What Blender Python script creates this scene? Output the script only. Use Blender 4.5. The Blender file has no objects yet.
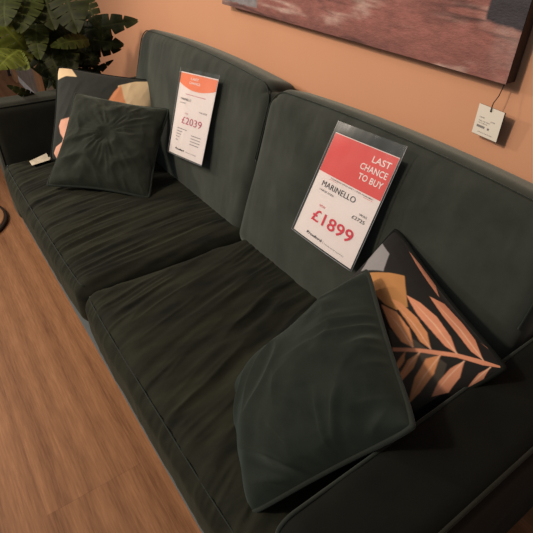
import bpy, bmesh, math, random
import numpy as np
from mathutils import Vector, Matrix

C = bpy.context.scene.collection
rng = np.random.default_rng(7)

# ------------------------------------------------------------------ helpers
_TAB = rng.random((64, 64, 64))

def vnoise(x, y, z=0.0):
    """smooth value noise in 0..1, vectorised"""
    x, y, z = np.broadcast_arrays(np.asarray(x, float), np.asarray(y, float), np.asarray(z, float))
    xi, yi, zi = np.floor(x).astype(int), np.floor(y).astype(int), np.floor(z).astype(int)
    fx, fy, fz = x - xi, y - yi, z - zi
    fx, fy, fz = [t * t * (3 - 2 * t) for t in (fx, fy, fz)]
    def g(a, b, c): return _TAB[(xi + a) % 64, (yi + b) % 64, (zi + c) % 64]
    def lx(b, c): return g(0, b, c) * (1 - fx) + g(1, b, c) * fx
    def ly(c): return lx(0, c) * (1 - fy) + lx(1, c) * fy
    return ly(0) * (1 - fz) + ly(1) * fz

def fbm(x, y, z=0.0, o=3):
    s, a = 0.0, 0.5
    for _ in range(o):
        s = s + a * vnoise(x, y, z); a *= .5; x = np.asarray(x) * 2.03 + 7.1; y = np.asarray(y) * 2.03 + 3.7; z = np.asarray(z) * 2.03 + 1.3
    return s

def ridge(n): return 1 - np.abs(2 * n - 1)

def lin(r, g, b):
    f = lambda c: (c / 255 / 12.92) if c / 255 <= .04045 else ((c / 255 + .055) / 1.055) ** 2.4
    return (f(r), f(g), f(b))

def empty(name, loc, label, cat, group=None):
    o = bpy.data.objects.new(name, None); C.objects.link(o); o.location = loc
    o.empty_display_size = .1
    o['label'] = label; o['category'] = cat
    if group: o['group'] = group
    return o

def mesh_obj(name, verts, faces, mat, parent=None, smooth=True, label=None, colors=None, uvs=None):
    """verts in world space; made local to the root of its thing"""
    off = np.zeros(3); p = parent
    while p is not None:
        off += np.array(p.location); p = p.parent
    v = np.asarray(verts, float) - off
    me = bpy.data.meshes.new(name)
    me.from_pydata(v.tolist(), [], [list(map(int, f)) for f in faces])
    me.validate(); me.update()
    if smooth:
        me.polygons.foreach_set('use_smooth', [True] * len(me.polygons))
    if colors is not None:
        at = me.attributes.new('pattern', 'FLOAT_COLOR', 'POINT')
        at.data.foreach_set('color', np.c_[np.asarray(colors, float), np.ones(len(v))].astype(np.float32).ravel())
    me.materials.append(mat)
    o = bpy.data.objects.new(name, me); C.objects.link(o)
    if parent is not None: o.parent = parent
    if label: o['label'] = label
    return o

def structure(o): o['kind'] = 'structure'; return o

class MB:
    def __init__(s): s.v = []; s.f = []
    def add(s, v, f):
        n = len(s.v); s.v += [tuple(map(float, p)) for p in v]; s.f += [tuple(int(i) + n for i in q) for q in f]
        return s

def rbox(c, size, r, seg=(12, 12, 12), prof=None):
    """rounded cuboid, dense quads. returns verts (world), faces; r = edge radius (clamped)"""
    h = np.array(size, float) / 2; r = min(r, h.min() * .999)
    def axis(hh, n):
        inner = np.linspace(-(hh - r), hh - r, max(n, 1) + 1)
        k = 5
        ed = np.array([r * math.tan(math.pi / 4 * i / k) for i in range(1, k + 1)])
        return np.concatenate([-(hh - r) - ed[::-1], inner, (hh - r) + ed])
    ax = [axis(h[i], seg[i]) for i in range(3)]
    N = [len(a) - 1 for a in ax]
    idx = {}; V = []; F = []
    def vid(i, j, k):
        key = (i, j, k)
        if key not in idx:
            idx[key] = len(V); V.append((ax[0][i], ax[1][j], ax[2][k]))
        return idx[key]
    for i in range(N[0]):
        for j in range(N[1]):
            F.append((vid(i, j, 0), vid(i, j + 1, 0), vid(i + 1, j + 1, 0), vid(i + 1, j, 0)))
            F.append((vid(i, j, N[2]), vid(i + 1, j, N[2]), vid(i + 1, j + 1, N[2]), vid(i, j + 1, N[2])))
    for i in range(N[0]):
        for k in range(N[2]):
            F.append((vid(i, 0, k), vid(i + 1, 0, k), vid(i + 1, 0, k + 1), vid(i, 0, k + 1)))
            F.append((vid(i, N[1], k), vid(i, N[1], k + 1), vid(i + 1, N[1], k + 1), vid(i + 1, N[1], k)))
    for j in range(N[1]):
        for k in range(N[2]):
            F.append((vid(0, j, k), vid(0, j, k + 1), vid(0, j + 1, k + 1), vid(0, j + 1, k)))
            F.append((vid(N[0], j, k), vid(N[0], j + 1, k), vid(N[0], j + 1, k + 1), vid(N[0], j, k + 1)))
    V = np.array(V); inner = np.clip(V, -(h - r), h - r); d = V - inner
    L = np.linalg.norm(d, axis=1); L[L < 1e-9] = 1
    nrm = d / L[:, None]
    V = inner + nrm * r
    return V + np.array(c), F, V / h, nrm      # world verts, faces, local -1..1, outward normal

def tube(path, rad, n=8, closed=False, cap=True):
    P = np.asarray(path, float); m = len(P)
    rad = np.broadcast_to(np.asarray(rad, float), (m,))
    V = []; F = []
    T = np.gradient(P, axis=0)
    if closed:
        T = np.roll(P, -1, 0) - np.roll(P, 1, 0)
    T /= np.linalg.norm(T, axis=1)[:, None] + 1e-12
    ref = np.array([0, 0, 1.0])
    if abs(T[0] @ ref) > .9: ref = np.array([1.0, 0, 0])
    a = np.cross(T[0], ref); a /= np.linalg.norm(a)
    for i in range(m):
        a = a - T[i] * (a @ T[i]); a /= np.linalg.norm(a); b = np.cross(T[i], a)
        for k in range(n):
            t = 2 * math.pi * k / n
            V.append(P[i] + rad[i] * (math.cos(t) * a + math.sin(t) * b))
    for i in range(m if closed else m - 1):
        for k in range(n):
            A = i * n + k; B = i * n + (k + 1) % n; i2 = (i + 1) % m
            F.append((A, B, i2 * n + (k + 1) % n, i2 * n + k))
    if cap and not closed:
        F.append(tuple(range(n))[::-1]); F.append(tuple((m - 1) * n + k for k in range(n)))
    return V, F

def lathe(c, prof, n=48):
    V = []; F = []
    for (r, z) in prof:
        for k in range(n):
            t = 2 * math.pi * k / n
            V.append((c[0] + r * math.cos(t), c[1] + r * math.sin(t), c[2] + z))
    for i in range(len(prof) - 1):
        for k in range(n):
            k2 = (k + 1) % n
            F.append((i * n + k, i * n + k2, (i + 1) * n + k2, (i + 1) * n + k))
    F.append(tuple(range(n))[::-1]); F.append(tuple((len(prof) - 1) * n + k for k in range(n)))
    return V, F

def inpoly(x, y, poly):
    p = np.asarray(poly, float); r = np.zeros(np.shape(x), bool); j = len(p) - 1
    for i in range(len(p)):
        c = ((p[i, 1] > y) != (p[j, 1] > y)) & (x < (p[j, 0] - p[i, 0]) * (y - p[i, 1]) / (p[j, 1] - p[i, 1] + 1e-12) + p[i, 0])
        r ^= c; j = i
    return r

# ------------------------------------------------------------------ materials
def newmat(name):
    m = bpy.data.materials.new(name); m.use_nodes = True
    nt = m.node_tree; return m, nt, nt.nodes['Principled BSDF']

def link(nt, a, b): nt.links.new(a, b)

def noise_node(nt, scale, detail=4, rough=.55, vec=None, stretch=None):
    n = nt.nodes.new('ShaderNodeTexNoise'); n.inputs['Scale'].default_value = scale; n.inputs['Detail'].default_value = detail
    n.inputs['Roughness'].default_value = rough
    tc = nt.nodes.new('ShaderNodeTexCoord')
    if stretch:
        mp = nt.nodes.new('ShaderNodeMapping'); mp.inputs['Scale'].default_value = stretch
        link(nt, tc.outputs['Object'], mp.inputs[0]); link(nt, mp.outputs[0], n.inputs['Vector'])
    else:
        link(nt, tc.outputs['Object'], n.inputs['Vector'])
    return n

def ramp(nt, src, stops):
    r = nt.nodes.new('ShaderNodeValToRGB'); e = r.color_ramp.elements
    e[0].position, e[0].color = stops[0][0], (*stops[0][1], 1)
    e[1].position, e[1].color = stops[-1][0], (*stops[-1][1], 1)
    for p, c in stops[1:-1]:
        q = e.new(p); q.color = (*c, 1)
    link(nt, src, r.inputs[0]); return r

def bump(nt, bs, src, strength, dist=.002):
    b = nt.nodes.new('ShaderNodeBump'); b.inputs['Strength'].default_value = strength; b.inputs['Distance'].default_value = dist
    link(nt, src, b.inputs['Height']); link(nt, b.outputs[0], bs.inputs['Normal']); return b

def velvet(name, c0, c1, sheen, tint, srough=.35, scale=9, stretch=None):
    m, nt, bs = newmat(name)
    n = noise_node(nt, scale, 5, .6, stretch=stretch)
    r = ramp(nt, n.outputs['Fac'], [(.32, c0), (.7, c1)])
    link(nt, r.outputs[0], bs.inputs['Base Color'])
    bs.inputs['Roughness'].default_value = .85; bs.inputs['Specular IOR Level'].default_value = .15
    bs.inputs['Sheen Weight'].default_value = sheen; bs.inputs['Sheen Roughness'].default_value = srough
    bs.inputs['Sheen Tint'].default_value = (*tint, 1)
    n2 = noise_node(nt, 900, 2)
    bump(nt, bs, n2.outputs['Fac'], .25, .001)
    return m

def plain(name, col, rough=.6, spec=.3, metal=0, nscale=None, namt=.15):
    m, nt, bs = newmat(name)
    bs.inputs['Roughness'].default_value = rough; bs.inputs['Specular IOR Level'].default_value = spec; bs.inputs['Metallic'].default_value = metal
    n = noise_node(nt, nscale or 30, 4)
    d = tuple(x * (1 - namt) for x in col); l = tuple(min(1, x * (1 + namt)) for x in col)
    r = ramp(nt, n.outputs['Fac'], [(.3, d), (.7, l)]); link(nt, r.outputs[0], bs.inputs['Base Color'])
    return m

M = {}
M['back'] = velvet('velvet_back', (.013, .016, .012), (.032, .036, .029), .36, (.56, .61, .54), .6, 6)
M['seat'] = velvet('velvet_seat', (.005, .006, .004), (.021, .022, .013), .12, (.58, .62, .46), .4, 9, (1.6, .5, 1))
M['arm'] = velvet('velvet_arm_shaded', (.003, .004, .003), (.006, .007, .005), .05, (.5, .6, .5), .4)  # sofa velvet darkened: shade on the right arm put into the colour
M['arm_lit'] = velvet('velvet_arm_lit', (.011, .012, .009), (.018, .019, .014), .28, (.58, .6, .5), .4)  # same arm velvet, lighter: light on the left arm put into the colour
M['base'] = velvet('velvet_base_daylit', (.022, .028, .029), (.03, .036, .037), .42, (.62, .75, .80), .4)  # bluish tone paints daylight onto the base front
M['cush'] = velvet('velvet_cushion', (.007, .011, .008), (.015, .021, .016), .36, (.48, .62, .54), .4, 12)
M['cush2'] = velvet('velvet_cushion_grey', (.011, .014, .010), (.022, .026, .019), .42, (.55, .63, .53), .4, 12)
M['pipe'] = velvet('velvet_piping', (.016, .020, .016), (.022, .027, .022), .45, (.5, .6, .55), .4)
M['wood_dark'] = plain('dark_wood', (.03, .018, .012), .5)

def print_mat():
    m, nt, bs = newmat('printed_velvet')
    a = nt.nodes.new('ShaderNodeAttribute'); a.attribute_name = 'pattern'
    link(nt, a.outputs['Color'], bs.inputs['Base Color'])
    bs.inputs['Roughness'].default_value = .8; bs.inputs['Specular IOR Level'].default_value = .2
    bs.inputs['Sheen Weight'].default_value = .12; bs.inputs['Sheen Roughness'].default_value = .4
    n2 = noise_node(nt, 700, 2); bump(nt, bs, n2.outputs['Fac'], .3, .001)
    return m
M['print'] = print_mat()

def floor_mat():
    m, nt, bs = newmat('oak_planks')
    tc = nt.nodes.new('ShaderNodeTexCoord')
    br = nt.nodes.new('ShaderNodeTexBrick')
    br.offset = .37; br.inputs['Scale'].default_value = 1; br.inputs['Brick Width'].default_value = 2.4; br.inputs['Row Height'].default_value = .30
    br.inputs['Mortar Size'].default_value = .0008; br.inputs['Mortar Smooth'].default_value = .3; br.inputs['Bias'].default_value = 0
    br.inputs['Color1'].default_value = (.25, .25, .25, 1); br.inputs['Color2'].default_value = (.75, .75, .75, 1); br.inputs['Mortar'].default_value = (.5, .5, .5, 1)
    mpo = nt.nodes.new('ShaderNodeMapping'); mpo.inputs['Location'].default_value = (.05, .10, 0)
    link(nt, tc.outputs['Object'], mpo.inputs[0]); link(nt, mpo.outputs[0], br.inputs['Vector'])
    # grain: noise stretched along the planks, shifted per plank
    mp = nt.nodes.new('ShaderNodeMapping'); mp.inputs['Scale'].default_value = (1.3, 22, 1)
    link(nt, tc.outputs['Object'], mp.inputs[0])
    add = nt.nodes.new('ShaderNodeVectorMath'); add.operation = 'MULTIPLY_ADD'
    link(nt, br.outputs['Color'], add.inputs[0]); add.inputs[1].default_value = (9, 17, 5); link(nt, mp.outputs[0], add.inputs[2])
    n1 = nt.nodes.new('ShaderNodeTexNoise'); n1.inputs['Scale'].default_value = 1.0; n1.inputs['Detail'].default_value = 6; n1.inputs['Roughness'].default_value = .62; n1.inputs['Distortion'].default_value = .5
    link(nt, add.outputs[0], n1.inputs['Vector'])
    # cathedral rings
    wv = nt.nodes.new('ShaderNodeTexWave'); wv.wave_type = 'RINGS'; wv.inputs['Scale'].default_value = .55; wv.inputs['Distortion'].default_value = 5; wv.inputs['Detail'].default_value = 3; wv.inputs['Detail Scale'].default_value = .8
    mp2 = nt.nodes.new('ShaderNodeMapping'); mp2.inputs['Scale'].default_value = (.6, 7, 1); mp2.inputs['Location'].default_value = (.7, .3, 0)
    link(nt, tc.outputs['Object'], mp2.inputs[0])
    add2 = nt.nodes.new('ShaderNodeVectorMath'); add2.operation = 'MULTIPLY_ADD'; add2.inputs[1].default_value = (5, 3, 2)
    link(nt, br.outputs['Color'], add2.inputs[0]); link(nt, mp2.outputs[0], add2.inputs[2]); link(nt, add2.outputs[0], wv.inputs['Vector'])
    fine = nt.nodes.new('ShaderNodeTexNoise'); fine.inputs['Scale'].default_value = 1; fine.inputs['Detail'].default_value = 4; fine.inputs['Roughness'].default_value = .65
    mp3 = nt.nodes.new('ShaderNodeMapping'); mp3.inputs['Scale'].default_value = (10, 150, 1)
    link(nt, tc.outputs['Object'], mp3.inputs[0]); link(nt, mp3.outputs[0], fine.inputs['Vector'])
    def mth(op, a, b):
        k = nt.nodes.new('ShaderNodeMath'); k.operation = op
        for i, x in enumerate((a, b)):
            if isinstance(x, (int, float)): k.inputs[i].default_value = x
            else: link(nt, x, k.inputs[i])
        return k.outputs[0]
    s = mth('ADD', mth('MULTIPLY', n1.outputs['Fac'], .30), mth('MULTIPLY', wv.outputs['Fac'], .12))
    s = mth('ADD', s, mth('MULTIPLY', fine.outputs['Fac'], .52))
    s = mth('ADD', s, mth('MULTIPLY', br.outputs['Color'], .06))
    r = ramp(nt, s, [(.32, (.14, .058, .024)), (.46, (.225, .102, .045)), (.56, (.275, .128, .058)), (.70, (.36, .175, .083))])
    mx = nt.nodes.new('ShaderNodeMix'); mx.data_type = 'RGBA'; mx.blend_type = 'MULTIPLY'
    link(nt, mth('MULTIPLY', br.outputs['Fac'], .35), mx.inputs['Factor']); link(nt, r.outputs[0], mx.inputs['A']); mx.inputs['B'].default_value = (.35, .25, .2, 1)
    link(nt, mx.outputs['Result'], bs.inputs['Base Color'])
    bs.inputs['Roughness'].default_value = .5; bs.inputs['Specular IOR Level'].default_value = .2
    bump(nt, bs, s, .12, .002)
    return m
M['floor'] = floor_mat()
M['wall'] = plain('terracotta_paint', (.61, .31, .18), .75, .2, nscale=2.2, namt=.03)
M['white'] = plain('white_paint', (.75, .72, .70), .5)

def painting_mat():
    m, nt, bs = newmat('painted_canvas')
    a = nt.nodes.new('ShaderNodeAttribute'); a.attribute_name = 'pattern'
    n = noise_node(nt, 60, 6, .7, stretch=(.5, 1, 1.6))
    r = ramp(nt, n.outputs['Fac'], [(.3, (.72, .70, .70)), (.55, (1, 1, 1)), (.75, (1.25, 1.25, 1.25))])
    mx = nt.nodes.new('ShaderNodeMix'); mx.data_type = 'RGBA'; mx.blend_type = 'MULTIPLY'; mx.inputs['Factor'].default_value = 1
    link(nt, a.outputs['Color'], mx.inputs['A']); link(nt, r.outputs[0], mx.inputs['B'])
    link(nt, mx.outputs['Result'], bs.inputs['Base Color'])
    bs.inputs['Roughness'].default_value = .7
    n2 = noise_node(nt, 160, 5, .7, stretch=(.6, 1, 1.5)); bump(nt, bs, n2.outputs['Fac'], .5, .004)
    return m
M['painting'] = painting_mat()
M['edge'] = plain('dark_canvas_edge', (.028, .017, .014), .6)

def glossy_clear():
    m, nt, bs = newmat('clear_plastic')
    out = nt.nodes['Material Output']
    tr = nt.nodes.new('ShaderNodeBsdfTransparent'); tr.inputs[0].default_value = (.96, .97, .97, 1)
    gl = nt.nodes.new('ShaderNodeBsdfGlossy'); gl.inputs['Roughness'].default_value = .2; gl.inputs['Color'].default_value = (1, 1, 1, 1)
    lw = nt.nodes.new('ShaderNodeLayerWeight'); lw.inputs['Blend'].default_value = .25
    ms = nt.nodes.new('ShaderNodeMixShader')
    k = nt.nodes.new('ShaderNodeMath'); k.operation = 'MULTIPLY_ADD'; k.inputs[1].default_value = .5; k.inputs[2].default_value = .07
    link(nt, lw.outputs['Fresnel'], k.inputs[0]); link(nt, k.outputs[0], ms.inputs[0])
    link(nt, tr.outputs[0], ms.inputs[1]); link(nt, gl.outputs[0], ms.inputs[2]); link(nt, ms.outputs[0], out.inputs['Surface'])
    n = noise_node(nt, 9, 1, .5, stretch=(2.2, 1, .5))
    b = nt.nodes.new('ShaderNodeBump'); b.inputs['Strength'].default_value = .25; b.inputs['Distance'].default_value = .01
    link(nt, n.outputs['Fac'], b.inputs['Height']); link(nt, b.outputs[0], gl.inputs['Normal'])
    return m
M['clear'] = glossy_clear()
M['paper'] = plain('white_paper', (.80, .72, .70), .6, .2, nscale=3, namt=.02)
M['red'] = plain('red_ink', (.68, .085, .075), .55, .2, nscale=3, namt=.05)
M['orange_ink'] = plain('orange_ink', (.82, .24, .12), .55, .2, nscale=3, namt=.05)
M['pinkred'] = plain('price_ink', (.62, .05, .075), .6, .2, namt=.03)
M['pinkred2'] = plain('price_ink_faded', (.50, .10, .16), .6, .2, namt=.03)
M['black_ink'] = plain('black_ink', (.03, .03, .035), .6, .2)
M['grey_ink'] = plain('grey_ink', (.22, .20, .21), .6, .2)
M['white_ink'] = plain('white_ink', (.85, .80, .78), .6, .2, namt=.02)
M['cream'] = plain('cream_label', (.62, .55, .42), .7, .2)
M['tag'] = plain('tag_card', (.78, .72, .62), .6, .2, nscale=6, namt=.03)
M['string'] = plain('dark_string', (.03, .02, .015), .7)

# ------------------------------------------------------------------ room
def quad(name, pts, mat): return mesh_obj(name, pts, [(0, 1, 2, 3)], mat, None, False)
structure(quad('floor', [(-9, -4, 0), (3, -4, 0), (3, 1.3, 0), (-9, 1.3, 0)], M['floor']))
WY = 1.17
v, f, _, _ = rbox((-3, WY + .05, 1.4), (12, .1, 2.8), .002, (1, 1, 1))
structure(mesh_obj('wall_back', v, f, M['wall'], None, False))
v, f, _, _ = rbox((-3, WY - .008, .05), (12, .016, .10), .004, (1, 1, 1))
structure(mesh_obj('baseboard_back', v, f, M['white'], None, False))

v, f, _, _ = rbox((-8.6, -1.4, 1.4), (.1, 5.2, 2.8), .002, (1, 1, 1))
structure(mesh_obj('wall_left', v, f, M['wall'], None, False))

# ------------------------------------------------------------------ sofa
sofa = empty('sofa', (-1.32, .66, 0), 'large dark green velvet two-seat sofa standing against the terracotta wall', 'sofa')
SEAT_Z = .462

def seat_cushion(x0, x1, seed, style):
    y0, y1, z0, z1 = .212, .90, .283, SEAT_Z
    c = ((x0 + x1) / 2, (y0 + y1) / 2, (z0 + z1) / 2)
    V, F, L, N = rbox(c, (x1 - x0, y1 - y0, z1 - z0), .052, (260, 150, 4))
    x, y = V[:, 0], V[:, 1]
    top = np.clip((L[:, 2] - .2) / .8, 0, 1) * np.clip(N[:, 2] * 1.2 + .0, 0, 1)
    crown = np.clip(1 - L[:, 0] ** 4, 0, 1) * np.clip(1 - np.abs(L[:, 1]) ** 3, 0, 1)
    V[:, 2] += .022 * crown * (L[:, 2] > 0) * np.clip(L[:, 2], 0, 1)
    # front belly
    fr = np.clip(-N[:, 1], 0, 1)
    V[:, 1] -= .012 * fr * (1 - L[:, 0] ** 4)
    # wrinkles
    if style == 'pleat':
        wx = x + .12 * (y - .3) + .03 * fbm(x * 3, y * 3, seed)
        w = ridge(vnoise(wx * 38, y * 3.2, seed)) * .6 + ridge(vnoise(wx * 62, y * 4.5, seed + 9)) * .4
        amp = .020 * np.clip(1.15 - (y - .22) / .75, .25, 1) * np.clip(.5 + fbm(x * 4, y * 4, seed + 3), .4, 1.2)
    else:
        wx = x + .30 * (y - .3) + .35 * np.maximum(0, x + .9) * (y - .25) + .07 * fbm(x * 3, y * 3, seed)
        w = ridge(vnoise(wx * 21, y * 3.0, seed)) * .65 + ridge(vnoise(wx * 44, y * 5, seed + 9)) * .4
        amp = .026 * np.clip(.25 + 1.4 * fbm(x * 3.2 + 2, y * 3.2, seed + 3), .3, 1.2) * np.clip(1.3 - (y - .22) / .8, .4, 1)
    V += N * ((w - .5) * amp * np.clip(top + .0, 0, 1))[:, None]
    # puckers at the front border
    pk = vnoise(x * 45, V[:, 2] * 8, seed + 4)
    V += N * ((pk - .5) * .004 * np.clip(-N[:, 1], 0, 1))[:, None]
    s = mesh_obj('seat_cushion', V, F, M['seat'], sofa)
    # stitched welt along the top front and sides
    def seam(zc, inset):
        pts = []
        r = .06
        for t in np.linspace(0, 1, 90):
            xx = x0 + .03 + t * (x1 - x0 - .06)
            lx = (xx - c[0]) / (x1 - x0) * 2
            zz = z1 - .0035 + .022 * (1 - lx ** 4) * .18
            yy = y0 + .0205 - .012 * (1 - lx ** 4) * .75
            if lx < -.9: yy += .03 * ((-.9 - lx) / .06) ** 2 * .3
            if lx > .9: yy += .03 * ((lx - .9) / .06) ** 2 * .3
            pts.append((xx, yy , zz))
        return pts
    V2, F2 = tube(seam(0, 0), .0015, 6)
    mesh_obj('piping', V2, F2, M['pipe'], s)
    return s

XL, XM, XR = -2.452, -1.305, -.288
seat_cushion(XL, XM - .003, 3.3, 'pleat')
seat_cushion(XM + .003, XR, 11.7, 'drape')

LEAN = math.radians(16)
vv = np.array([0, math.sin(LEAN), math.cos(LEAN)]); nn = np.array([0, -math.cos(LEAN), math.sin(LEAN)]); uu = np.array([1.0, 0, 0])

def back_cushion(x0, x1, seed, yo=0.0, twist=0.0, zt=0.0, topl=0.0):
    """a puffy block whose top corners are rounded in its own plane"""
    W, T, H = x1 - x0, .165, .585 + zt
    V, F, L, N = rbox((0, 0, 0), (W, T, H), .05, (150, 4, 90))
    lx, lz = L[:, 0], L[:, 2]
    # in-plane rounding of the two top corners
    X, Y, Z = V[:, 0].copy(), V[:, 1].copy(), V[:, 2].copy()
    RC = .07
    cx, cz = W / 2 - RC, H / 2 - RC
    ax = np.abs(X) - cx; az = Z - cz
    m = (ax > 0) & (az > 0)
    mx_ = np.maximum(ax, az); ln = np.sqrt(ax ** 2 + az ** 2) + 1e-9
    k = np.where(m, mx_ / ln, 1)
    X = np.where(m, np.sign(X) * (cx + ax * k), X); Z = np.where(m, cz + az * k, Z)
    # arc of the top edge
    Z += .020 * (1 - (X / (W / 2)) ** 2) * np.clip((Z / (H / 2)), 0, 1)
    belly = np.clip(1 - np.abs(lx) ** 3, 0, 1) * np.clip(1 - np.abs(lz) ** 2.5, 0, 1)
    front = np.clip(-L[:, 1], 0, 1)
    Y -= .024 * belly * front
    # vertical drape wrinkles close to the seams
    w1 = fbm(X * 16 + 2 * Z, Z * 3.5, seed)
    e = np.clip((lz - .35) / .6, 0, 1) + .7 * np.clip((np.abs(lx) - .6) / .4, 0, 1) + .25
    Y -= (w1 - .45) * .016 * np.clip(e, 0, 1.1) * front
    w2 = ridge(vnoise(X * 7 + 4 * Z, Z * 6 - 3 * X, seed + 5))
    Y -= (w2 - .5) * .007 * front * belly
    base = np.array([(x0 + x1) / 2, .812 + yo, .43])          # front bottom edge
    ctr = base + vv * H / 2 - nn * T / 2
    P = ctr + X[:, None] * uu + Z[:, None] * vv - Y[:, None] * nn
    P[:, 1] += twist * X
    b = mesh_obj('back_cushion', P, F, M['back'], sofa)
    # welt round the front panel
    pts = []
    def pt(X, Z):
        Z2 = Z + .020 * (1 - (X / (W / 2)) ** 2) * max(0, Z / (H / 2))
        p = ctr + X * uu + Z2 * vv + nn * (T / 2 - .011)
        p = p + np.array([0, twist * X, 0]); return p
    hw, hh = W / 2 - .0115, H / 2 - .0115
    rc = RC * .93
    for z in np.linspace(-hh, hh - rc, 30): pts.append(pt(-hw, z))
    for a in np.linspace(math.pi, math.pi / 2, 12)[1:]: pts.append(pt(-hw + rc + rc * math.cos(a), hh - rc + rc * math.sin(a)))
    for x in np.linspace(-hw + rc, hw - rc, 50)[1:]: pts.append(pt(x, hh))
    for a in np.linspace(math.pi / 2, 0, 12)[1:]: pts.append(pt(hw - rc + rc * math.cos(a), hh - rc + rc * math.sin(a)))
    for z in np.linspace(hh - rc, -hh, 30)[1:]: pts.append(pt(hw, z))
    V2, F2 = tube(pts[18:-18], .0022, 6)
    mesh_obj('piping', V2, F2, M['pipe'], b)
    return b
back_cushion(-2.44, XM - .035, 5.1, .012, 0, 0)
back_cushion(XM - .035, XR + .0, 21.9, 0, 0, .0)

# arms
def arm(x0, x1, seed, mat):
    y0, y1, z0, z1 = .222, 1.10, .12, .722
    V, F, L, N = rbox(((x0 + x1) / 2, (y0 + y1) / 2, (z0 + z1) / 2), (x1 - x0, y1 - y0, z1 - z0), .042, (8, 40, 26))
    V += N * ((fbm(V[:, 1] * 8, V[:, 2] * 8, seed) - .45) * .006)[:, None]
    a = mesh_obj('arm', V, F, mat, sofa)
    o = .011
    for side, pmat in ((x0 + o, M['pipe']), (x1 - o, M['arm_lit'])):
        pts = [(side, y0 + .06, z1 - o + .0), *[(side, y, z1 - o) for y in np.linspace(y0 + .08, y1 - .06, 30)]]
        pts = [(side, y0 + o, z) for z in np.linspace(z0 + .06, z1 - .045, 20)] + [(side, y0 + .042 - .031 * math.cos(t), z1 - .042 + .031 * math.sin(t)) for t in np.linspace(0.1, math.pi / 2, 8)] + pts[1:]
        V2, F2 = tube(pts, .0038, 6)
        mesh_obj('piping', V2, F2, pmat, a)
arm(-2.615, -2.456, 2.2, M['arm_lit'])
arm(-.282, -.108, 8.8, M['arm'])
# base and back frame
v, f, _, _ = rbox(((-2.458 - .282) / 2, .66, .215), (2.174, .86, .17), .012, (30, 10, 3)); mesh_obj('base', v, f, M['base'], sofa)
v, f, _, N = rbox((-1.37, 1.095, .49), (2.16, .09, .73), .035, (30, 3, 12)); mesh_obj('back_frame', v, f, M['arm'], sofa)
for lx_ in (-2.53, -.18):
    for ly_ in (.30, 1.04):
        V2, F2 = lathe((lx_, ly_, 0), [(.016, 0), (.018, .004), (.027, .125)], 20)
        mesh_obj('leg', V2, F2, M['wood_dark'], sofa)

# ------------------------------------------------------------------ cushions
def pillow_surface(Q, T, u, v, k=.075, back=False):
    """Q: TL TR BR BL corners; u,v in -1..1 -> points + unit normal"""
    Q = np.asarray(Q, float)
    nrm = np.cross(Q[1] - Q[3], Q[0] - Q[2]); nrm /= np.linalg.norm(nrm)
    U = u * (1 - k * (1 - v ** 2) * np.abs(u)); Vv = v * (1 - k * (1 - u ** 2) * np.abs(v))
    rc = 1 - .03 * np.abs(u * v) ** 7
    U, Vv = U * rc, Vv * rc
    a = (U + 1) / 2; b = (Vv + 1) / 2
    a = a[..., None]; b = b[..., None]
    P = Q[0] * (1 - a) * b + Q[1] * a * b + Q[2] * a * (1 - b) + Q[3] * (1 - a) * (1 - b)
    h = (np.clip(1 - u ** 2, 0, 1) * np.clip(1 - v ** 2, 0, 1)) ** .52
    return P, nrm, h

def pillow(name, Q, T, n, mat, label, group, wr=None, color=None, k=.075, loc=None, pipe=True, tb=None, pm=None, backcol=None):
    Q = np.asarray(Q, float)
    root = empty(name, tuple(loc if loc is not None else (Q[2] + Q[3]) / 2), label, 'cushion', group)
    t = np.sin(np.linspace(-1, 1, n + 1) * math.pi / 2)
    u, v = np.meshgrid(t, t, indexing='ij')
    P, nrm, h = pillow_surface(Q, T, u, v, k)
    d = T * h
    if wr is not None: d = d + wr(u, v) * np.clip(h * 2.5, 0, 1)
    Pf = P + nrm * d[..., None]
    Pb = P - nrm * ((tb or T) * h)[..., None]
    V = np.concatenate([Pf.reshape(-1, 3), Pb.reshape(-1, 3)]); m = (n + 1) ** 2
    idx = np.arange(m).reshape(n + 1, n + 1)
    idb = idx + m
    idb[0, :] = idx[0, :]; idb[-1, :] = idx[-1, :]; idb[:, 0] = idx[:, 0]; idb[:, -1] = idx[:, -1]
    F = []
    A, B, Cc, D = idx[:-1, :-1], idx[1:, :-1], idx[1:, 1:], idx[:-1, 1:]
    F += np.stack([A, B, Cc, D], -1).reshape(-1, 4).tolist()
    A, B, Cc, D = idb[:-1, :-1], idb[1:, :-1], idb[1:, 1:], idb[:-1, 1:]
    F += np.stack([A, D, Cc, B], -1).reshape(-1, 4).tolist()
    # drop the unused duplicate rim verts
    used = np.zeros(2 * m, bool); used[np.unique(np.array(F))] = True
    remap = np.cumsum(used) - 1
    F = remap[np.array(F)].tolist()
    cols = None
    if color is not None:
        cf = color(u.ravel(), v.ravel()); cb = np.tile(np.array(backcol or cf[0]), (m, 1)); cols = np.concatenate([cf, cb])[used]
    cov = mesh_obj('cover', V[used], F, mat, root, colors=cols)
    if pipe:
        e = np.sin(np.linspace(-1, 1, 60) * math.pi / 2)
        ring = np.concatenate([np.c_[e, -np.ones(60)], np.c_[np.ones(60), e][1:], np.c_[e[::-1], np.ones(60)][1:], np.c_[-np.ones(60), e[::-1]][1:-1]])
        Pr, _, _ = pillow_surface(Q, T, ring[:, 0], ring[:, 1], k)
        # soften the very corners
        Ps = Pr.copy()
        for _ in range(3): Ps = (np.roll(Ps, 1, 0) + 2 * Ps + np.roll(Ps, -1, 0)) / 4
        V2, F2 = tube(Ps, .0055, 8, closed=True)
        mesh_obj('piping', V2, F2, pm or M['pipe'], root)
    return root

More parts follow.
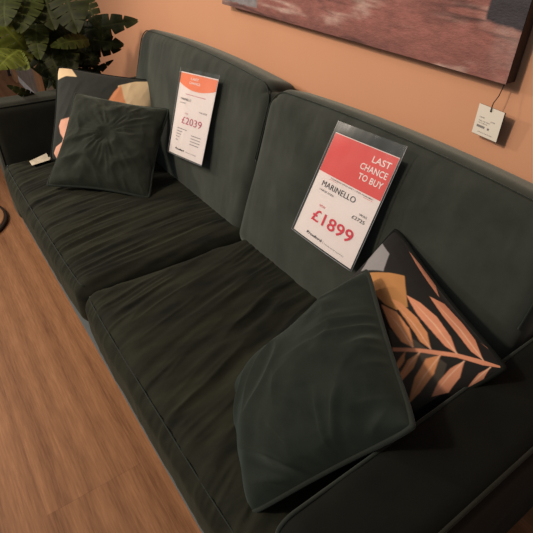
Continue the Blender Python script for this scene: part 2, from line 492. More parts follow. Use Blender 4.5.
GRP = 'throw cushions on the sofa'
def wr_a(u, v):
    w = .020 * (fbm(u * 1.6 + 3, v * 1.6, 1.5) - .45)
    # folds fanning in from the edge that lies by the arm
    th = np.arctan2(v - .15, 1.25 - u); r = np.hypot(v - .15, 1.25 - u)
    w = w + .028 * (ridge(vnoise(th * 4.2 + 9, r * 1.6, 4.2)) - .5) * np.clip(1.35 - r / 1.1, 0, 1) * np.clip((r - .2) * 2, 0, 1)
    # small gathers along the upper seam
    w = w + .016 * (ridge(vnoise(u * 7, v * 1.5 + u, 8.1)) - .5) * np.clip((v - .1), 0, 1)
    w = w + .020 * (ridge(vnoise(u * 2.2 + 2.5 * v, v * 1.5 - u, 2.6)) - .5)
    return w
def wr_b(u, v):
    r = np.hypot(u - .0, v - .1); th = np.arctan2(v - .1, u)
    w = .013 * (ridge(vnoise(th * 5.5 + 20, r * 2.6, 3.3)) - .5) * np.clip(1.25 - r, 0, 1) * np.clip(r * 4, 0, 1) - .008 * np.exp(-(r / .3) ** 2) + .014 * (ridge(vnoise(u * 3 + 2 * v, v * 2.4 - u, 1.1)) - .5)
    w = w + .018 * (fbm(u * 3 + 1, v * 3, 6.6) - .45)
    b = np.clip((-v - .55) / .35, 0, 1)
    return w + .012 * b * (ridge(vnoise(u * 6 + v * 3, v * 2, 7.7)) - .4)
def wr_p(u, v): return .008 * (fbm(u * 2.4, v * 2.4, 2.2) - .45) + .004 * (ridge(vnoise(u * 6 - 2 * v, v * 4, 5.5)) - .5)

#QUADS
Q_RV = [(-0.587, 0.72, 0.803), (-0.238, 0.487, 0.79), (-0.408, 0.273, 0.46), (-0.747, 0.459, 0.418)]
Q_RP = [(-0.662, 0.892, 0.815), (-0.234, 0.758, 0.762), (-0.367, 0.474, 0.495), (-0.709, 0.612, 0.507)]
Q_LV = [(-2.274, 0.578, 0.786), (-1.976, 0.892, 0.74), (-1.721, 0.647, 0.481), (-2.015, 0.314, 0.507)]
Q_LP = [(-2.447, 0.567, 0.86), (-2.237, 0.957, 0.787), (-2.019, 0.776, 0.461), (-2.217, 0.391, 0.523)]
#PATTERNS
PAT_R = [([(-0.66,0.45),(-0.46,0.645),(-0.29,0.785),(0.065,0.62),(0.02,0.495),(-0.115,0.425),(-0.295,0.39),(-0.53,0.435)], (0.42, 0.2, 0.07)),
         ([(-0.98,0.755),(-0.69,0.775),(-0.52,0.61),(-0.835,0.36),(-0.93,0.505)], (0.24, 0.235, 0.24)),
         ([(0.155,0.315),(0.415,0.48),(0.765,0.59),(0.96,0.325),(0.97,0.045),(0.72,0.105)], (0.055, 0.046, 0.036)),
         ([(0.47,0.42),(0.36,0.355),(0.15,0.345),(-0.145,0.39),(0.04,0.485),(0.28,0.5),(0.475,0.425)], (0.58, 0.25, 0.11)),
         ([(0.575,0.555),(0.46,0.515),(0.2,0.525),(-0.15,0.51),(-0.01,0.585),(0.215,0.63),(0.41,0.625)], (0.58, 0.25, 0.11)),
         ([(0.72,0.73),(0.605,0.685),(0.39,0.67),(0.18,0.655),(-0.065,0.68),(0.095,0.755),(0.315,0.805),(0.545,0.79)], (0.62, 0.26, 0.15)),
         ([(0.865,0.885),(0.75,0.85),(0.53,0.86),(0.32,0.86),(0.07,0.875),(0.2,0.95),(0.45,0.965),(0.655,0.955)], (0.62, 0.26, 0.15)),
         ([(-0.6,0.98),(-0.37,0.965),(-0.115,0.955),(0.11,0.95),(-0.065,0.995),(-0.32,1.0)], (0.62, 0.26, 0.15)),
         ([(0.695,0.975),(0.8,1.0),(0.96,1.0),(0.935,1.0),(0.77,1.0)], (0.62, 0.26, 0.15)),
         ([(0.46,0.335),(0.505,0.2),(0.55,0.13),(0.57,0.18),(0.535,0.27)], (0.58, 0.25, 0.11)),
         ([(0.545,0.455),(0.55,0.295),(0.64,0.115),(0.69,0.125),(0.645,0.295)], (0.58, 0.25, 0.11)),
         ([(0.665,0.595),(0.63,0.46),(0.73,0.255),(0.895,0.045),(0.865,0.21),(0.785,0.43)], (0.58, 0.25, 0.11)),
         ([(0.805,0.745),(0.81,0.59),(0.86,0.425),(0.94,0.27),(0.97,0.425),(0.91,0.605)], (0.62, 0.26, 0.15)),
         ([(0.94,0.9),(0.945,0.77),(1.0,0.58),(1.0,0.75)], (0.62, 0.26, 0.15)),
         ([(0.35,0.24),(0.52,0.475),(0.625,0.61),(0.715,0.73),(0.86,0.88),(0.985,1.0),(1.0,1.0),(0.9,0.85),(0.745,0.7),(0.65,0.57),(0.55,0.45),(0.385,0.22)], (0.62, 0.26, 0.15)),
         ([(0.47,0.425),(0.215,0.435),(-0.065,0.395),(0.215,0.425),(0.47,0.41)], (0.72, 0.42, 0.27)),
         ([(0.575,0.56),(0.27,0.57),(-0.075,0.525),(0.27,0.56),(0.575,0.55)], (0.72, 0.42, 0.27)),
         ([(0.72,0.735),(0.38,0.745),(0.005,0.695),(0.385,0.73),(0.72,0.725)], (0.72, 0.42, 0.27)),
         ([(0.865,0.89),(0.515,0.915),(0.135,0.885),(0.52,0.9),(0.87,0.88)], (0.72, 0.42, 0.27)),
         ([(0.54,0.45),(0.585,0.29),(0.665,0.14),(0.595,0.29),(0.55,0.455)], (0.72, 0.42, 0.27)),
         ([(0.66,0.59),(0.755,0.34),(0.875,0.095),(0.765,0.34),(0.67,0.595)], (0.72, 0.42, 0.27)),
         ([(0.8,0.745),(0.855,0.53),(0.93,0.325),(0.865,0.535),(0.81,0.745)], (0.72, 0.42, 0.27)),
         ([(0.935,0.9),(0.96,0.76),(1.0,0.615),(0.97,0.76),(0.945,0.9)], (0.72, 0.42, 0.27)),
         ([(0.925,-0.995),(0.865,-0.675),(0.915,-0.52),(1.0,-0.545),(0.995,-0.745),(1.0,-0.96)], (0.34, 0.34, 0.35))]
PAT_L = [([(-1.0,1.0),(-0.98,0.695),(-0.81,0.785),(-0.585,0.795),(-0.715,0.995)], (0.72, 0.55, 0.33)),
         ([(0.24,0.71),(0.565,0.89),(1.0,1.0),(1.0,0.305),(0.49,0.2),(0.27,0.39)], (0.72, 0.55, 0.33)),
         ([(0.295,0.745),(0.175,0.54),(0.06,0.26),(0.245,0.225),(0.49,0.2),(0.385,0.435)], (0.68, 0.28, 0.13)),
         ([(-0.66,-0.11),(-0.855,-0.17),(-0.89,-0.295),(-0.85,-0.44),(-0.775,-0.545),(-0.79,-0.625),(-0.91,-0.725),(-0.945,-0.85),(-0.875,-0.975),(-0.61,-1.0),(-0.41,-0.78),(-0.44,-0.265)], (0.78, 0.42, 0.3))]
#ENDPAT
def paint(base, layers, n):
    j = [(-.33, -.33), (0, -.33), (.33, -.33), (-.33, 0), (0, 0), (.33, 0), (-.33, .33), (0, .33), (.33, .33)]
    def fn(u, v):
        acc = 0
        du = np.maximum(np.sqrt(np.clip(1 - u ** 2, 0, 1)), .02) * math.pi / n; dv = np.maximum(np.sqrt(np.clip(1 - v ** 2, 0, 1)), .02) * math.pi / n
        for a, b in j:
            uu_, vv_ = u + a * du * 1.3, v + b * dv * 1.3
            c = np.tile(np.array(base, float), (len(u), 1))
            for poly, col in layers:
                c[inpoly(uu_, vv_, poly)] = col
            acc = acc + c / 9
        return acc
    return fn
DARK = (.012, .011, .010)
pillow('velvet_cushion', Q_RV, .10, 150, M['cush'], 'plain dark green velvet cushion leaning on the leaf-print cushion', GRP, wr_a, k=.035, tb=.02)
pillow('printed_cushion', Q_RP, .072, 280, M['print'], 'black cushion printed with salmon palm leaf and mustard square', GRP, wr_p, paint(DARK, PAT_R, 280), k=.05, backcol=(.03, .03, .03), pm=M['arm'])
pillow('velvet_cushion', Q_LV, .075, 150, M['cush2'], 'plain dark green velvet cushion with creased centre, propped on the cream-cornered cushion', GRP, wr_b, k=.085, tb=.03)
lp = pillow('printed_cushion', Q_LP, .060, 200, M['print'], 'dark green printed cushion with cream corners and pink scalloped shape', GRP, wr_p, paint((.026, .030, .026), PAT_L, 200), k=.05, backcol=(.03, .03, .03), pm=M['arm'])

# ------------------------------------------------------------------ lettering
def text_mesh(s, bold=0.0, shear=0.0):
    cu = bpy.data.curves.new('t', 'FONT'); cu.body = s; cu.size = 1; cu.offset = bold; cu.shear = shear; cu.resolution_u = 4
    cu.align_x = 'LEFT'; cu.space_character = 1.03
    ob = bpy.data.objects.new('t', cu)
    me = bpy.data.meshes.new_from_object(ob)
    v = np.array([p.co[:] for p in me.vertices]); f = [tuple(p.vertices) for p in me.polygons]
    bpy.data.objects.remove(ob); bpy.data.meshes.remove(me); bpy.data.curves.remove(cu)
    v[:, 0] -= v[:, 0].min(); v[:, 1] -= v[:, 1].min()
    return v, f

class Card:
    """a flat sheet given by its four corners TL TR BR BL; (a, b) = 0..1 across and down"""
    def __init__(s, Q, bow=0.0):
        s.Q = np.array(Q, float); s.bow = bow
        s.n = np.cross(s.Q[1] - s.Q[3], s.Q[0] - s.Q[2]); s.n /= np.linalg.norm(s.n)
    def P(s, a, b, off=0.0):
        a = np.asarray(a, float); b = np.asarray(b, float)
        d = s.bow * (1 - (2 * a - 1) ** 2) + off
        A = a[..., None]; B = b[..., None]
        return s.Q[0] * (1 - A) * (1 - B) + s.Q[1] * A * (1 - B) + s.Q[2] * A * B + s.Q[3] * (1 - A) * B + d[..., None] * s.n
    def sheet(s, name, a0, a1, b0, b1, off, mat, parent, n=16, label=None, wob=None):
        A, B = np.meshgrid(np.linspace(a0, a1, n + 1), np.linspace(b0, b1, n + 1), indexing='ij')
        o = off if wob is None else off + wob(A, B)
        V = s.P(A, B, o + A * 0).reshape(-1, 3)
        i = np.arange((n + 1) ** 2).reshape(n + 1, n + 1)
        F = np.stack([i[:-1, :-1], i[:-1, 1:], i[1:, 1:], i[1:, :-1]], -1).reshape(-1, 4).tolist()
        return mesh_obj(name, V, F, mat, parent, label=label)
    def poly(s, pts, off, mb):
        p = np.array(pts, float); mb.add(s.P(p[:, 0], p[:, 1], np.full(len(p), off)), [tuple(range(len(p)))[::-1]])
    def text(s, txt, a0, a1, bb, hh, off, mb, bold=0.0, fit=True):
        """bb = baseline (0..1 down), hh = cap height as a share of the card's height; a0..a1 = extent"""
        v, f = text_mesh(txt, bold)
        H = v[:, 1].max(); W = v[:, 0].max()
        x = a0 + v[:, 0] / W * (a1 - a0); y = bb - v[:, 1] / H * hh
        mb.add(s.P(x, y, np.full(len(x), off)), f)

def build(mb, name, mat, parent, label=None): return mesh_obj(name, mb.v, mb.f, mat, parent, False, label)

def bars(card, rows, off, mb):
    for (a0, a1, b, t) in rows: card.poly([(a0, b), (a1, b), (a1, b + t), (a0, b + t)], off, mb)

# red clearance sign on the near back cushion
sg = empty('price_sign', (-.857, .826, .664), 'white price sign with red LAST CHANCE TO BUY header and £1899 price', 'price sign', 'price signs on the back cushions')
cd = Card([(-0.9622, 0.9341, 0.9602), (-0.7178, 0.9263, 0.9753), (-0.7145, 0.8049, 0.6828), (-0.97, 0.8088, 0.6769)], .004)
cd.sheet('card', 0, 1, 0, 1, 0, M['paper'], sg)
cd.sheet('header', .004, .996, .006, .37, .0006, M['red'], sg, label='red header band')
mb = MB(); cd.text('LAST', .69, .945, .115, .055, .0012, mb, .012); build(mb, 'header_lettering', M['white_ink'], sg)
mb = MB(); cd.text('CHANCE', .57, .955, .200, .055, .0012, mb, .012); build(mb, 'header_lettering', M['white_ink'], sg)
mb = MB(); cd.text('TO BUY', .60, .950, .285, .055, .0012, mb, .012); build(mb, 'header_lettering', M['white_ink'], sg)
mb = MB(); cd.text('CLEARANCE OFFER ONLY 1 ITEM AVAILABLE', .235, .90, .393, .011, .0012, mb); build(mb, 'small_print', M['black_ink'], sg)
mb = MB(); cd.text('MARINELLO', .14, .70, .487, .052, .0012, mb); build(mb, 'heading', M['black_ink'], sg)
mb = MB(); cd.text('LARGE SOFA', .14, .39, .530, .016, .0012, mb); build(mb, 'subheading', M['black_ink'], sg)
mb = MB(); cd.text('WAS', .82, .93, .555, .018, .0012, mb); build(mb, 'old_price_caption', M['black_ink'], sg)
mb = MB(); cd.text('£2725', .745, .93, .607, .030, .0012, mb, .004); build(mb, 'old_price', M['black_ink'], sg)
mb = MB(); cd.text('Prouford', .225, .49, .950, .026, .0012, mb, .022); build(mb, 'brand_lettering', M['black_ink'], sg)
mb = MB(); cd.text('THE HOME OF COMFORT', .54, .86, .948, .009, .0012, mb); build(mb, 'strapline', M['black_ink'], sg)
mb = MB()
bars(cd, [(.515, .518, .925, .03)], .0012, mb)
build(mb, 'divider', M['black_ink'], sg)
mb = MB(); cd.text('NOW', .24, .345, .665, .020, .0012, mb); build(mb, 'price_caption', M['pinkred'], sg)
mb = MB(); cd.text('£1899', .20, .865, .815, .115, .0012, mb, .014); build(mb, 'price_lettering', M['pinkred'], sg)
mb = MB()
bars(cd, [(.22, .91, .402, .003)], .0012, mb)
build(mb, 'rule', M['pinkred'], sg)
wob = lambda A, B: .004 * (fbm(A * 4, B * 5, 3.1) - .4) * np.clip(4 * A * (1 - A) * 3, 0, 1)
cd.sheet('plastic_sleeve', -.025, 1.03, -.10, 1.012, .0045, M['clear'], sg, 30, 'clear plastic sleeve', wob)
# rim of the sleeve: folded bright edges
def sleeve_rim(card, parent, a0, a1, b0, b1, bot=True):
    mbx = MB()
    path = [(a0, b0), (a0, b1), (a1, b1), (a1, b0)]
    pts = []
    for (p, q) in zip(path, path[1:]):
        for t in np.linspace(0, 1, 14): pts.append(((1 - t) * p[0] + t * q[0], (1 - t) * p[1] + t * q[1]))
    pts = np.array(pts); Pp = card.P(pts[:, 0], pts[:, 1], np.full(len(pts), .003))
    v_, f_ = tube(Pp, .0009, 6); mbx.add(v_, f_)
    mesh_obj('sleeve_edge', mbx.v, mbx.f, M['sleeve_edge'], parent, True)
M['sleeve_edge'] = plain('sleeve_edge', (.30, .31, .33), .25, .6, namt=.1)
sleeve_rim(cd, sg, -.025, 1.03, -.10, 1.012)

# older sign, orange header with curved edge
s1 = empty('price_sign', (-1.73, .83, .62), 'white price sign with orange header and £2039 price', 'price sign', 'price signs on the back cushions')
ce = Card([(-1.87, 0.9109, 0.9225), (-1.6121, 0.9335, 0.948), (-1.5775, 0.8222, 0.6457), (-1.8306, 0.8025, 0.6173)], .004)
ce.sheet('card', 0, 1, 0, 1, 0, M['paper'], s1)
A_ = np.linspace(.004, .996, 25)
V_ = []; F_ = []
for a in A_:
    for t in np.linspace(0, 1, 5):
        b = .012 + t * (.12 + .065 * (1 - (2 * a - 1.05) ** 2)); V_.append(ce.P(a, b, np.array(.0006)))
for i in range(24):
    for j in range(4): F_.append((i * 5 + j, i * 5 + j + 1, (i + 1) * 5 + j + 1, (i + 1) * 5 + j))
mesh_obj('header', V_, F_, M['orange_ink'], s1, label='orange header band with curved lower edge')
mb = MB(); ce.text('LAST', .33, .55, .075, .028, .0012, mb, .012); build(mb, 'header_lettering', M['white_ink'], s1)
mb = MB(); ce.text('CHANCE', .30, .60, .122, .028, .0012, mb, .012); build(mb, 'header_lettering', M['white_ink'], s1)
mb = MB(); ce.text('£2039', .262, .82, .600, .085, .0012, mb, .0); build(mb, 'price_lettering', M['pinkred2'], s1)
mb = MB(); ce.text('NOW', .33, .41, .482, .016, .0012, mb); build(mb, 'price_caption', M['pinkred2'], s1)
mb = MB()
bars(ce, [(.25, .80, .245, .006)], .0012, mb)
build(mb, 'rule', M['pinkred2'], s1)
mb = MB(); ce.text('MARINELLO', .125, .43, .325, .026, .0012, mb); build(mb, 'heading', M['black_ink'], s1)
mb = MB(); ce.text('WAS £2725', .70, .90, .425, .018, .0012, mb); build(mb, 'old_price', M['black_ink'], s1)
mb = MB(); ce.text('LARGE SOFA', .125, .30, .365, .012, .0012, mb); build(mb, 'subheading', M['black_ink'], s1)
mb = MB(); ce.text('Prouford', .205, .47, .935, .026, .0012, mb, .022); build(mb, 'brand_lettering', M['black_ink'], s1)
mb = MB(); ce.text('THE HOME OF COMFORT', .52, .82, .93, .009, .0012, mb); build(mb, 'strapline', M['black_ink'], s1)
mb = MB()
bars(ce, [(.165, .45, .665, .008), (.165, .33, .700, .008), (.165, .30, .735, .008), (.165, .27, .770, .008), (.165, .23, .81, .008)], .0012, mb)
build(mb, 'small_print', M['grey_ink'], s1)
mb = MB()
bars(ce, [(.60, .86, .705, .008), (.60, .86, .740, .008), (.60, .86, .775, .008), (.60, .84, .81, .008)], .0012, mb)
build(mb, 'small_print', M['grey_ink'], s1)
ce.sheet('plastic_sleeve', -.02, 1.02, -.045, 1.01, .0045, M['clear'], s1, 30, 'clear plastic sleeve', lambda A, B: .007 * (fbm(A * 5 + 4, B * 3, 9.1) - .4) * np.clip(4 * A * (1 - A) * 3, 0, 1))
sleeve_rim(ce, s1, -.02, 1.02, -.045, 1.01)

# ------------------------------------------------------------------ painting and its tag
PX0, PX1, PZ0, PZ1, PY = -1.895, -.618, 1.148, 1.95, 1.128
pt = empty('painting', ((PX0 + PX1) / 2, PY, PZ0), 'large abstract canvas in dusty brick red with black patch on the wall', 'painting')
nx, nz = 520, 320
gx = np.linspace(PX0, PX1, nx + 1); gz = np.linspace(PZ0, PZ1, nz + 1)
X, Z = np.meshgrid(gx, gz, indexing='ij')
col = np.zeros((nx + 1, nz + 1, 3)) + np.array((.27, .10, .082))
s1n = .5 * fbm(X * 5, Z * 9, 2.0, 4) + .5 * fbm(X * 25, Z * 70, 4.0, 3); col = col * (.55 + .95 * s1n)[..., None]
st = np.clip((ridge(fbm(X * 3.2, Z * 26, 6.0, 4) * 1.05) - .80) / .16, 0, 1) * np.clip(fbm(X * 9, Z * 16, 9) * 3.6 - 1.45, 0, 1)
col = col * (1 - .75 * st[..., None]) + st[..., None] * .75 * np.array((.62, .44, .37))
dk = np.clip((ridge(fbm(X * 2.6 + 5, Z * 22, 16.0, 4) * 1.05) - .88) / .12, 0, 1); col *= (1 - .7 * dk * np.clip(fbm(X * 8 + 3, Z * 14, 19) * 3 - .8, 0, 1))[..., None]
ed = np.clip(1 - (PX1 - X) / .10, 0, 1) * np.clip(fbm(X * 30, Z * 30, 3) * 2.6 - .8, 0, 1); col = col * (1 - .6 * ed[..., None]) + ed[..., None] * .5 * np.array((.42, .30, .26))
low = np.clip(1 - (Z - PZ0) / .045, 0, 1) * np.clip(1.2 - (X - PX0) / 1.1, 0, 1); col *= (1 - .55 * low * (fbm(X * 12, Z * 30, 8) + .3))[..., None]
jit = .008 * (fbm(X * 60, Z * 60, 4) - .45)
sm = lambda d: np.clip(d / .006 + .5, 0, 1)
m = (sm(X + jit + .712) * sm(Z + jit - 1.270 + .010 * (X + .71) / .09))[..., None]; col = col * (1 - m) + m * np.array((.022, .019, .024)) * (1 + 1.4 * fbm(X * 20, Z * 40, 5))[..., None]
m = (sm(X + jit + 1.872) * sm(-1.648 - X - jit) * sm(Z + jit - 1.166))[..., None]; col = col * (1 - m) + m * np.array((.26, .245, .25)) * (.6 + .8 * fbm(X * 18, Z * 25, 5))[..., None]
Vp = np.stack([X, np.full_like(X, PY) - .0015 * fbm(X * 30, Z * 60, 1), Z], -1).reshape(-1, 3)
i = np.arange((nx + 1) * (nz + 1)).reshape(nx + 1, nz + 1)
Fp = np.stack([i[:-1, :-1], i[1:, :-1], i[1:, 1:], i[:-1, 1:]], -1).reshape(-1, 4).tolist()
mesh_obj('canvas', Vp, Fp, M['painting'], pt, colors=col.reshape(-1, 3))
v, f, _, _ = rbox(((PX0 + PX1) / 2, (PY + WY - .004) / 2, (PZ0 + PZ1) / 2), (PX1 - PX0, WY - PY - .006, PZ1 - PZ0), .002, (1, 1, 1))
mesh_obj('stretcher', v, f, M['edge'], pt, False, 'dark canvas sides')

tg = empty('paper_tag', (-.6403, 1.142, 1.01), 'small white paper price tag hanging on a dark string below the painting', 'tag')
ct = Card([(-0.676, 1.139, 1.087), (-0.603, 1.136, 1.084), (-0.605, 1.142, 1.008), (-0.678, 1.143, 1.011)])
ct.sheet('card', 0, 1, 0, 1, 0, M['tag'], tg, 4)
ct.sheet('card_back', .03, 1.03, .0, 1.02, -.0016, M['string'], tg, 4, 'dark sheet behind the card, offset right and down')  # dark sheet behind the card, shifted right and down
mb = MB(); ct.text('CANVAS', .14, .34, .42, .045, .0006, mb); build(mb, 'small_print', M['grey_ink'], tg)
mb = MB(); ct.text('WALL ART PRINT', .14, .60, .53, .035, .0006, mb); build(mb, 'small_print', M['grey_ink'], tg)
mb = MB(); ct.text('120 X 80 CM', .14, .50, .60, .035, .0006, mb); build(mb, 'small_print', M['grey_ink'], tg)
mb = MB(); ct.text('£129', .60, .76, .46, .045, .0006, mb); build(mb, 'small_print', M['grey_ink'], tg)
mb = MB(); ct.text('THANK YOU FOR LOOKING', .22, .78, .90, .03, .0006, mb); build(mb, 'small_print', M['grey_ink'], tg)
mb = MB()
for k in range(14):
    a = .12 + k * .023; ct.poly([(a, .66), (a + .012, .66), (a + .012, .74), (a, .74)], .0006, mb)
ct.poly([(.54, .67), (.61, .67), (.61, .74), (.54, .74)], .0006, mb)
build(mb, 'barcode', M['grey_ink'], tg)
p0 = ct.P(np.array(.5), np.array(.10), np.array(.001))
v, f = tube([p0 + np.array([0, -.002, 0]), p0 + np.array([.001, -.001, .02]), (-.634, 1.142, 1.115), (-.630, 1.146, 1.150)], .0012, 6); mesh_obj('string', v, f, M['string'], tg)
th = np.linspace(0, 2 * math.pi, 17)[:-1]
mb = MB(); ct.poly([(.5 + .035 * math.cos(t), .11 + .035 * math.sin(t)) for t in th], .0008, mb); build(mb, 'eyelet', M['string'], tg)

#PLANT
def leaf_mat():
    m, nt, bs = newmat('monstera_leaf')
    a = nt.nodes.new('ShaderNodeAttribute'); a.attribute_name = 'pattern'
    n = noise_node(nt, 25, 3); r = ramp(nt, n.outputs['Fac'], [(.3, (.75, .75, .75)), (.7, (1.2, 1.2, 1.2))])
    mx = nt.nodes.new('ShaderNodeMix'); mx.data_type = 'RGBA'; mx.blend_type = 'MULTIPLY'; mx.inputs['Factor'].default_value = 1
    link(nt, a.outputs['Color'], mx.inputs['A']); link(nt, r.outputs[0], mx.inputs['B']); link(nt, mx.outputs['Result'], bs.inputs['Base Color'])
    bs.inputs['Roughness'].default_value = .5; bs.inputs['Specular IOR Level'].default_value = .07
    return m
M['leaf'] = leaf_mat()
M['stem'] = plain('plant_stem', (.055, .075, .022), .5)
M['pot'] = plain('grey_pot', (.30, .29, .28), .6)
M['soil'] = plain('potting_soil', (.03, .02, .014), .9)
LEAVES = [
    ((-2.632, 0.727, 1.144), (-2.486, 0.689, 1.01), 0.95, 0),
    ((-2.703, 0.643, 1.124), (-2.587, 0.619, 1.008), 0.9, 0),
    ((-2.716, 0.582, 1.117), (-2.617, 0.477, 1.007), 0.9, 1),
    ((-2.735, 0.496, 1.136), (-2.631, 0.42, 1.034), 0.95, 1),
    ((-2.735, 0.52, 0.859), (-2.685, 0.406, 1.036), 0.8, 2),
    ((-2.744, 0.501, 0.887), (-2.627, 0.351, 0.857), 0.8, 2),
    ((-2.748, 0.439, 0.856), (-2.633, 0.469, 0.831), 0.8, 2),
    ((-2.699, 0.573, 0.994), (-2.602, 0.528, 0.88), 0.72, 1),
    ((-2.787, 0.79, 0.915), (-2.572, 1.003, 1.001), 0.4, 0),
    ((-2.789, 0.771, 0.897), (-2.599, 0.928, 0.892), 0.46, 0),
    ((-2.811, 0.767, 0.845), (-2.655, 0.934, 0.861), 0.5, 0),
    ((-2.63, 0.784, 0.915), (-2.595, 0.605, 0.922), 0.45, 1),
    ((-2.79, 0.755, 0.666), (-2.693, 0.904, 0.793), 0.22, 0),
    ((-2.789, 0.743, 0.861), (-2.661, 0.815, 0.81), 0.85, 0),
    ((-2.758, 0.691, 0.901), (-2.627, 0.66, 0.76), 0.75, 0),
    ((-2.772, 0.623, 0.887), (-2.654, 0.614, 0.741), 0.75, 0),
    ((-2.836, 0.56, 0.882), (-2.703, 0.565, 0.765), 0.7, 0),
    ((-2.794, 0.735, 1.047), (-2.675, 0.686, 0.898), 0.85, 0),
    ((-2.793, 0.859, 1.066), (-2.68, 0.862, 0.964), 0.6, 0),
    ((-2.821, 0.628, 1.051), (-2.717, 0.499, 0.901), 0.85, 0),
    ((-2.805, 0.757, 0.807), (-2.703, 0.699, 0.686), 0.65, 0),
    ((-2.799, 0.838, 0.789), (-2.726, 0.769, 0.68), 0.6, 0),
    ((-2.551, 0.454, 0.71), (-2.523, 0.355, 0.779), 0.36, 0),
    ((-2.827, 0.693, 0.991), (-2.716, 0.611, 0.861), 0.8, 0),
    ((-2.873, 0.531, 1.059), (-2.762, 0.443, 0.926), 0.9, 0),
    ((-2.853, 0.807, 1.016), (-2.727, 0.789, 0.878), 0.8, 0),
    ((-2.831, 0.677, 0.831), (-2.741, 0.561, 0.707), 0.6, 0),
    ((-2.89, 0.543, 0.985), (-2.784, 0.569, 0.89), 0.9, 0),
    ((-2.872, 0.78, 0.959), (-2.789, 0.66, 0.812), 0.8, 0),
    ((-2.934, 0.484, 1.072), (-2.807, 0.516, 0.955), 0.9, 0),
    ((-2.846, 0.847, 0.919), (-2.758, 0.775, 0.765), 0.7, 0),
    ((-2.913, 0.603, 1.084), (-2.786, 0.641, 0.984), 0.9, 0),
]

SHADE = [(.024, .028, .008), (.034, .042, .010), (.105, .125, .022)]  # leaf tones; the brightest stands in for light on the left leaves
plant = empty('potted_monstera', (-3.06, .73, 0), 'tall leafy monstera plant with split dark green leaves behind the sofa arm', 'plant')
FV, FF, FC = [], [], []
HINT = np.array([.72, -.50, .48])
def add_leaf(base, tip, ratio, shade, k):
    base = np.array(base); tip = np.array(tip); ax = tip - base; Ln = np.linalg.norm(ax); ax = ax / Ln
    n = HINT + .25 * (np.random.default_rng(k).random(3) - .5); n = n - ax * (n @ ax); n /= np.linalg.norm(n); sd = np.cross(ax, n)
    NL = 5; NT, NS = 8, 10
    narrow = ratio < .5
    for side in (-1, 1):
        for li in range(NL):
            V = []; cs = []
            for a in range(NT + 1):
                for b in range(NS + 1):
                    sv = b / NS; tau = a / NT
                    g = 0.0
                    if li > 0 or True:
                        g = .16 * math.exp(-((sv - .24) / .06) ** 2) if not narrow else 0
                        if sv > .42: g = max(g, .20 * ((sv - .42) / .58) ** .8)
                    if li in (0, NL - 1): g *= .5
                    t = (li + tau * (1 - g) + g / 2) / NL
                    w = Ln * ratio * .5 * (math.sin(math.pi * min(1, (t * .93 + .07)) ** .72) ** .7) * (1.0 if tau * (1 - tau) > 0 else .97)
                    back = -.16 * (1 - t) * sv * ratio          # lobes at the stalk sweep back
                    fwd = .14 * sv * ratio
                    p = base + ax * Ln * (t + back + fwd) + sd * side * sv * w
                    p = p + n * (.06 * Ln * math.sin(math.pi * t) - .20 * Ln * t * t * .6 - .10 * w * sv * sv + .012 * Ln * math.sin(9 * t + k) * sv)
                    V.append(p)
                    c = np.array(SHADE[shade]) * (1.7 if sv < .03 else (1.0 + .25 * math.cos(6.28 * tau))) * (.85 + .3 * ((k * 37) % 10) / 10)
                    cs.append(c)
            o = len(FV); FV.extend(V); FC.extend(cs)
            for a in range(NT):
                for b in range(NS):
                    q = (o + a * (NS + 1) + b, o + (a + 1) * (NS + 1) + b, o + (a + 1) * (NS + 1) + b + 1, o + a * (NS + 1) + b + 1)
                    FF.append(q if side > 0 else q[::-1])
for k, (b_, t_, rt, sh) in enumerate(LEAVES):
    add_leaf(b_, t_, rt, sh, k)
    b_ = np.array(b_); ax = np.array(t_) - b_
    root = np.array([-3.06 + .05 * math.cos(k * 2.4), .73 + .05 * math.sin(k * 2.4), .40])
    mid = (root * .5 + b_ * .5) + np.array([0, 0, .10]) - ax * .15
    tt = np.linspace(0, 1, 14)[:, None]
    path = root * (1 - tt) ** 2 + 2 * mid * tt * (1 - tt) + b_ * tt ** 2
    v_, f_ = tube(path, np.linspace(.009, .0045, 14), 7); mesh_obj('stem', v_, f_, M['stem'], plant)
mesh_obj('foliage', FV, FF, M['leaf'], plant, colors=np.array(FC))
v_, f_ = lathe((-3.06, .73, 0), [(.12, 0), (.13, .01), (.165, .39), (.172, .41), (.160, .41), (.155, .385)], 40); mesh_obj('pot', v_, f_, M['pot'], plant)
v_, f_ = lathe((-3.06, .73, 0), [(.02, .372), (.1, .374), (.154, .372), (.154, .365)], 30); mesh_obj('soil', v_, f_, M['soil'], plant)

#CABINET
M['oak_grey'] = plain('grey_oak', (.27, .22, .18), .6, nscale=12, namt=.25)
M['tan_wood'] = plain('tan_wood', (.42, .22, .11), .5, nscale=9, namt=.2)
cab = empty('wooden_cabinet', (-5.3, 1.0, 0), 'low grey wooden cabinet with tan posts and white plinth, behind the plant', 'cabinet')
def bx(name, x0, x1, y0, y1, z0, z1, mat, r=.004, lab=None):
    v, f, _, _ = rbox(((x0 + x1) / 2, (y0 + y1) / 2, (z0 + z1) / 2), (x1 - x0, y1 - y0, z1 - z0), r, (1, 1, 1)); return mesh_obj(name, v, f, mat, cab, False, lab)
bx('carcass', -6.45, -4.32, .885, 1.14, .07, .62, M['oak_grey'])
bx('plinth', -6.42, -4.35, .872, 1.13, 0, .075, M['white'], lab='white plinth')
for x0 in (-6.40, -5.40):
    d_ = bx('door', x0, x0 + .80, .862, .884, .085, .60, M['oak_grey'])
bx('top', -6.50, -4.28, .86, 1.145, .62, .65, M['tan_wood'], lab='tan wooden top')
for x0 in (-5.62, -4.52):
    bx('post', x0, x0 + .16, .845, .875, .0, .62, M['tan_wood'], lab='tan wooden post')
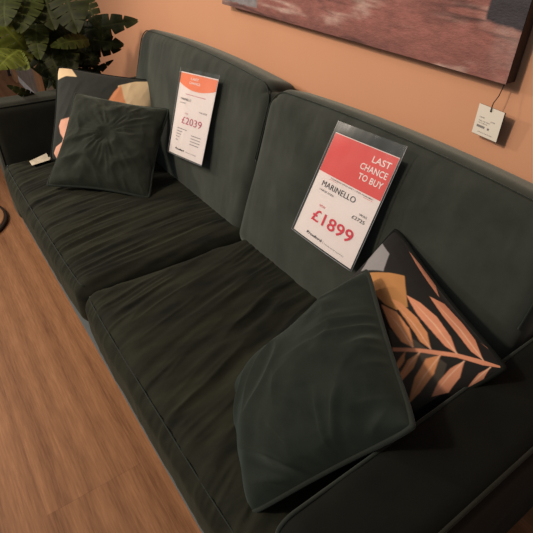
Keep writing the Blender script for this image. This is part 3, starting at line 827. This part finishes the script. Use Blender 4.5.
bx('metal_strut', -5.78, -5.74, .835, .86, .0, .40, M['string'], lab='black metal upright')  # black metal strut down to the floor, not a door pull

tb = empty('round_plinth', (-2.84, -.08, 0), 'low round wooden plinth with a ring of painted shadow on the floor past the sofa end', 'plinth')
v_, f_ = lathe((-2.84, -.08, 0), [(.250, 0), (.262, .004), (.262, .022), (.256, .028), (.05, .029)], 64); mesh_obj('base', v_, f_, M['tan_wood'], tb)
v_, f_ = lathe((-2.84, -.08, 0), [(.263, 0), (.276, .002), (.276, .018), (.263, .020)], 64); mesh_obj('rim', v_, f_, M['string'], tb, label='dark ring standing in for edge shadow')  # dark ring modelled in place of the shadow round the disc edge

# care label sewn to the cream-cornered cushion, lying on the seat
LB = [[-2.339, 0.323, 0.488], [-2.369, 0.411, 0.488], [-2.299, 0.405, 0.488], [-2.294, 0.323, 0.488], [-2.327, 0.408, 0.488], [-2.304, 0.453, 0.488], [-2.281, 0.446, 0.488], [-2.305, 0.404, 0.488]]
mb = MB(); mb.add([np.array(p) + np.array([0, 0, z]) for p, z in zip(LB[:4], (.004, .012, .006, .0))], [(0, 3, 2, 1)])
mb.add([np.array(p) + np.array([0, 0, z]) for p, z in zip(LB[4:], (.009, .006, .004, .007))], [(0, 3, 2, 1)])
mesh_obj('care_label', mb.v, mb.f, M['cream'], lp, False, 'cream fabric care label')

# ------------------------------------------------------------------ light
def area(name, loc, target, size, energy, col, spread=180):
    l = bpy.data.lights.new(name, 'AREA'); l.energy = energy; l.color = col; l.size = size; l.spread = math.radians(spread)
    o = bpy.data.objects.new(name, l); C.objects.link(o); o.location = loc
    o.rotation_euler = (Vector(target) - Vector(loc)).to_track_quat('-Z', 'Y').to_euler(); return o
def spot(name, loc, target, energy, col, angle=70, blend=.6, rad=.05):
    l = bpy.data.lights.new(name, 'SPOT'); l.energy = energy; l.color = col; l.spot_size = math.radians(angle); l.spot_blend = blend; l.shadow_soft_size = rad
    o = bpy.data.objects.new(name, l); C.objects.link(o); o.location = loc
    o.rotation_euler = (Vector(target) - Vector(loc)).to_track_quat('-Z', 'Y').to_euler(); return o
WARM = (1, .80, .62)
spot('ceiling_spot', (-1.70, -1.9, 3.0), (-1.5, 1.1, .9), 270, WARM, 80, .8, .13)
spot('ceiling_spot', (-4.4, -1.2, 2.3), (-1.6, .6, .5), 190, (1, .86, .72), 60, .9, .12)
area('ceiling_panel', (-2.2, -1.8, 3.0), (-1.6, .3, .3), 2.0, 55, (1, .90, .80))
w = bpy.data.worlds.new('world'); bpy.context.scene.world = w; w.use_nodes = True
w.node_tree.nodes['Background'].inputs[0].default_value = (.80, .90, 1, 1); w.node_tree.nodes['Background'].inputs[1].default_value = .22

# ------------------------------------------------------------------ camera
R = np.array([[0.57669886, 0.49900192, -0.64685046], [0.81667324, -0.33126889, 0.47255236], [0.0215231, -0.80078587, -0.5985639]])
cam = bpy.data.cameras.new('camera'); co = bpy.data.objects.new('camera', cam); C.objects.link(co)
mw = Matrix.Identity(4)
for r in range(3):
    mw[r][0] = R[r, 0]; mw[r][1] = -R[r, 1]; mw[r][2] = -R[r, 2]
mw[0][3], mw[1][3], mw[2][3] = 0, 0, 1.47
co.matrix_world = mw
cam.sensor_width = 36; cam.lens = 482.867 / 533 * 36; cam.clip_start = .02
bpy.context.scene.camera = co
bpy.context.scene.view_settings.view_transform = 'Standard'
bpy.context.scene.view_settings.look = 'None'
bpy.context.scene.view_settings.exposure = 0
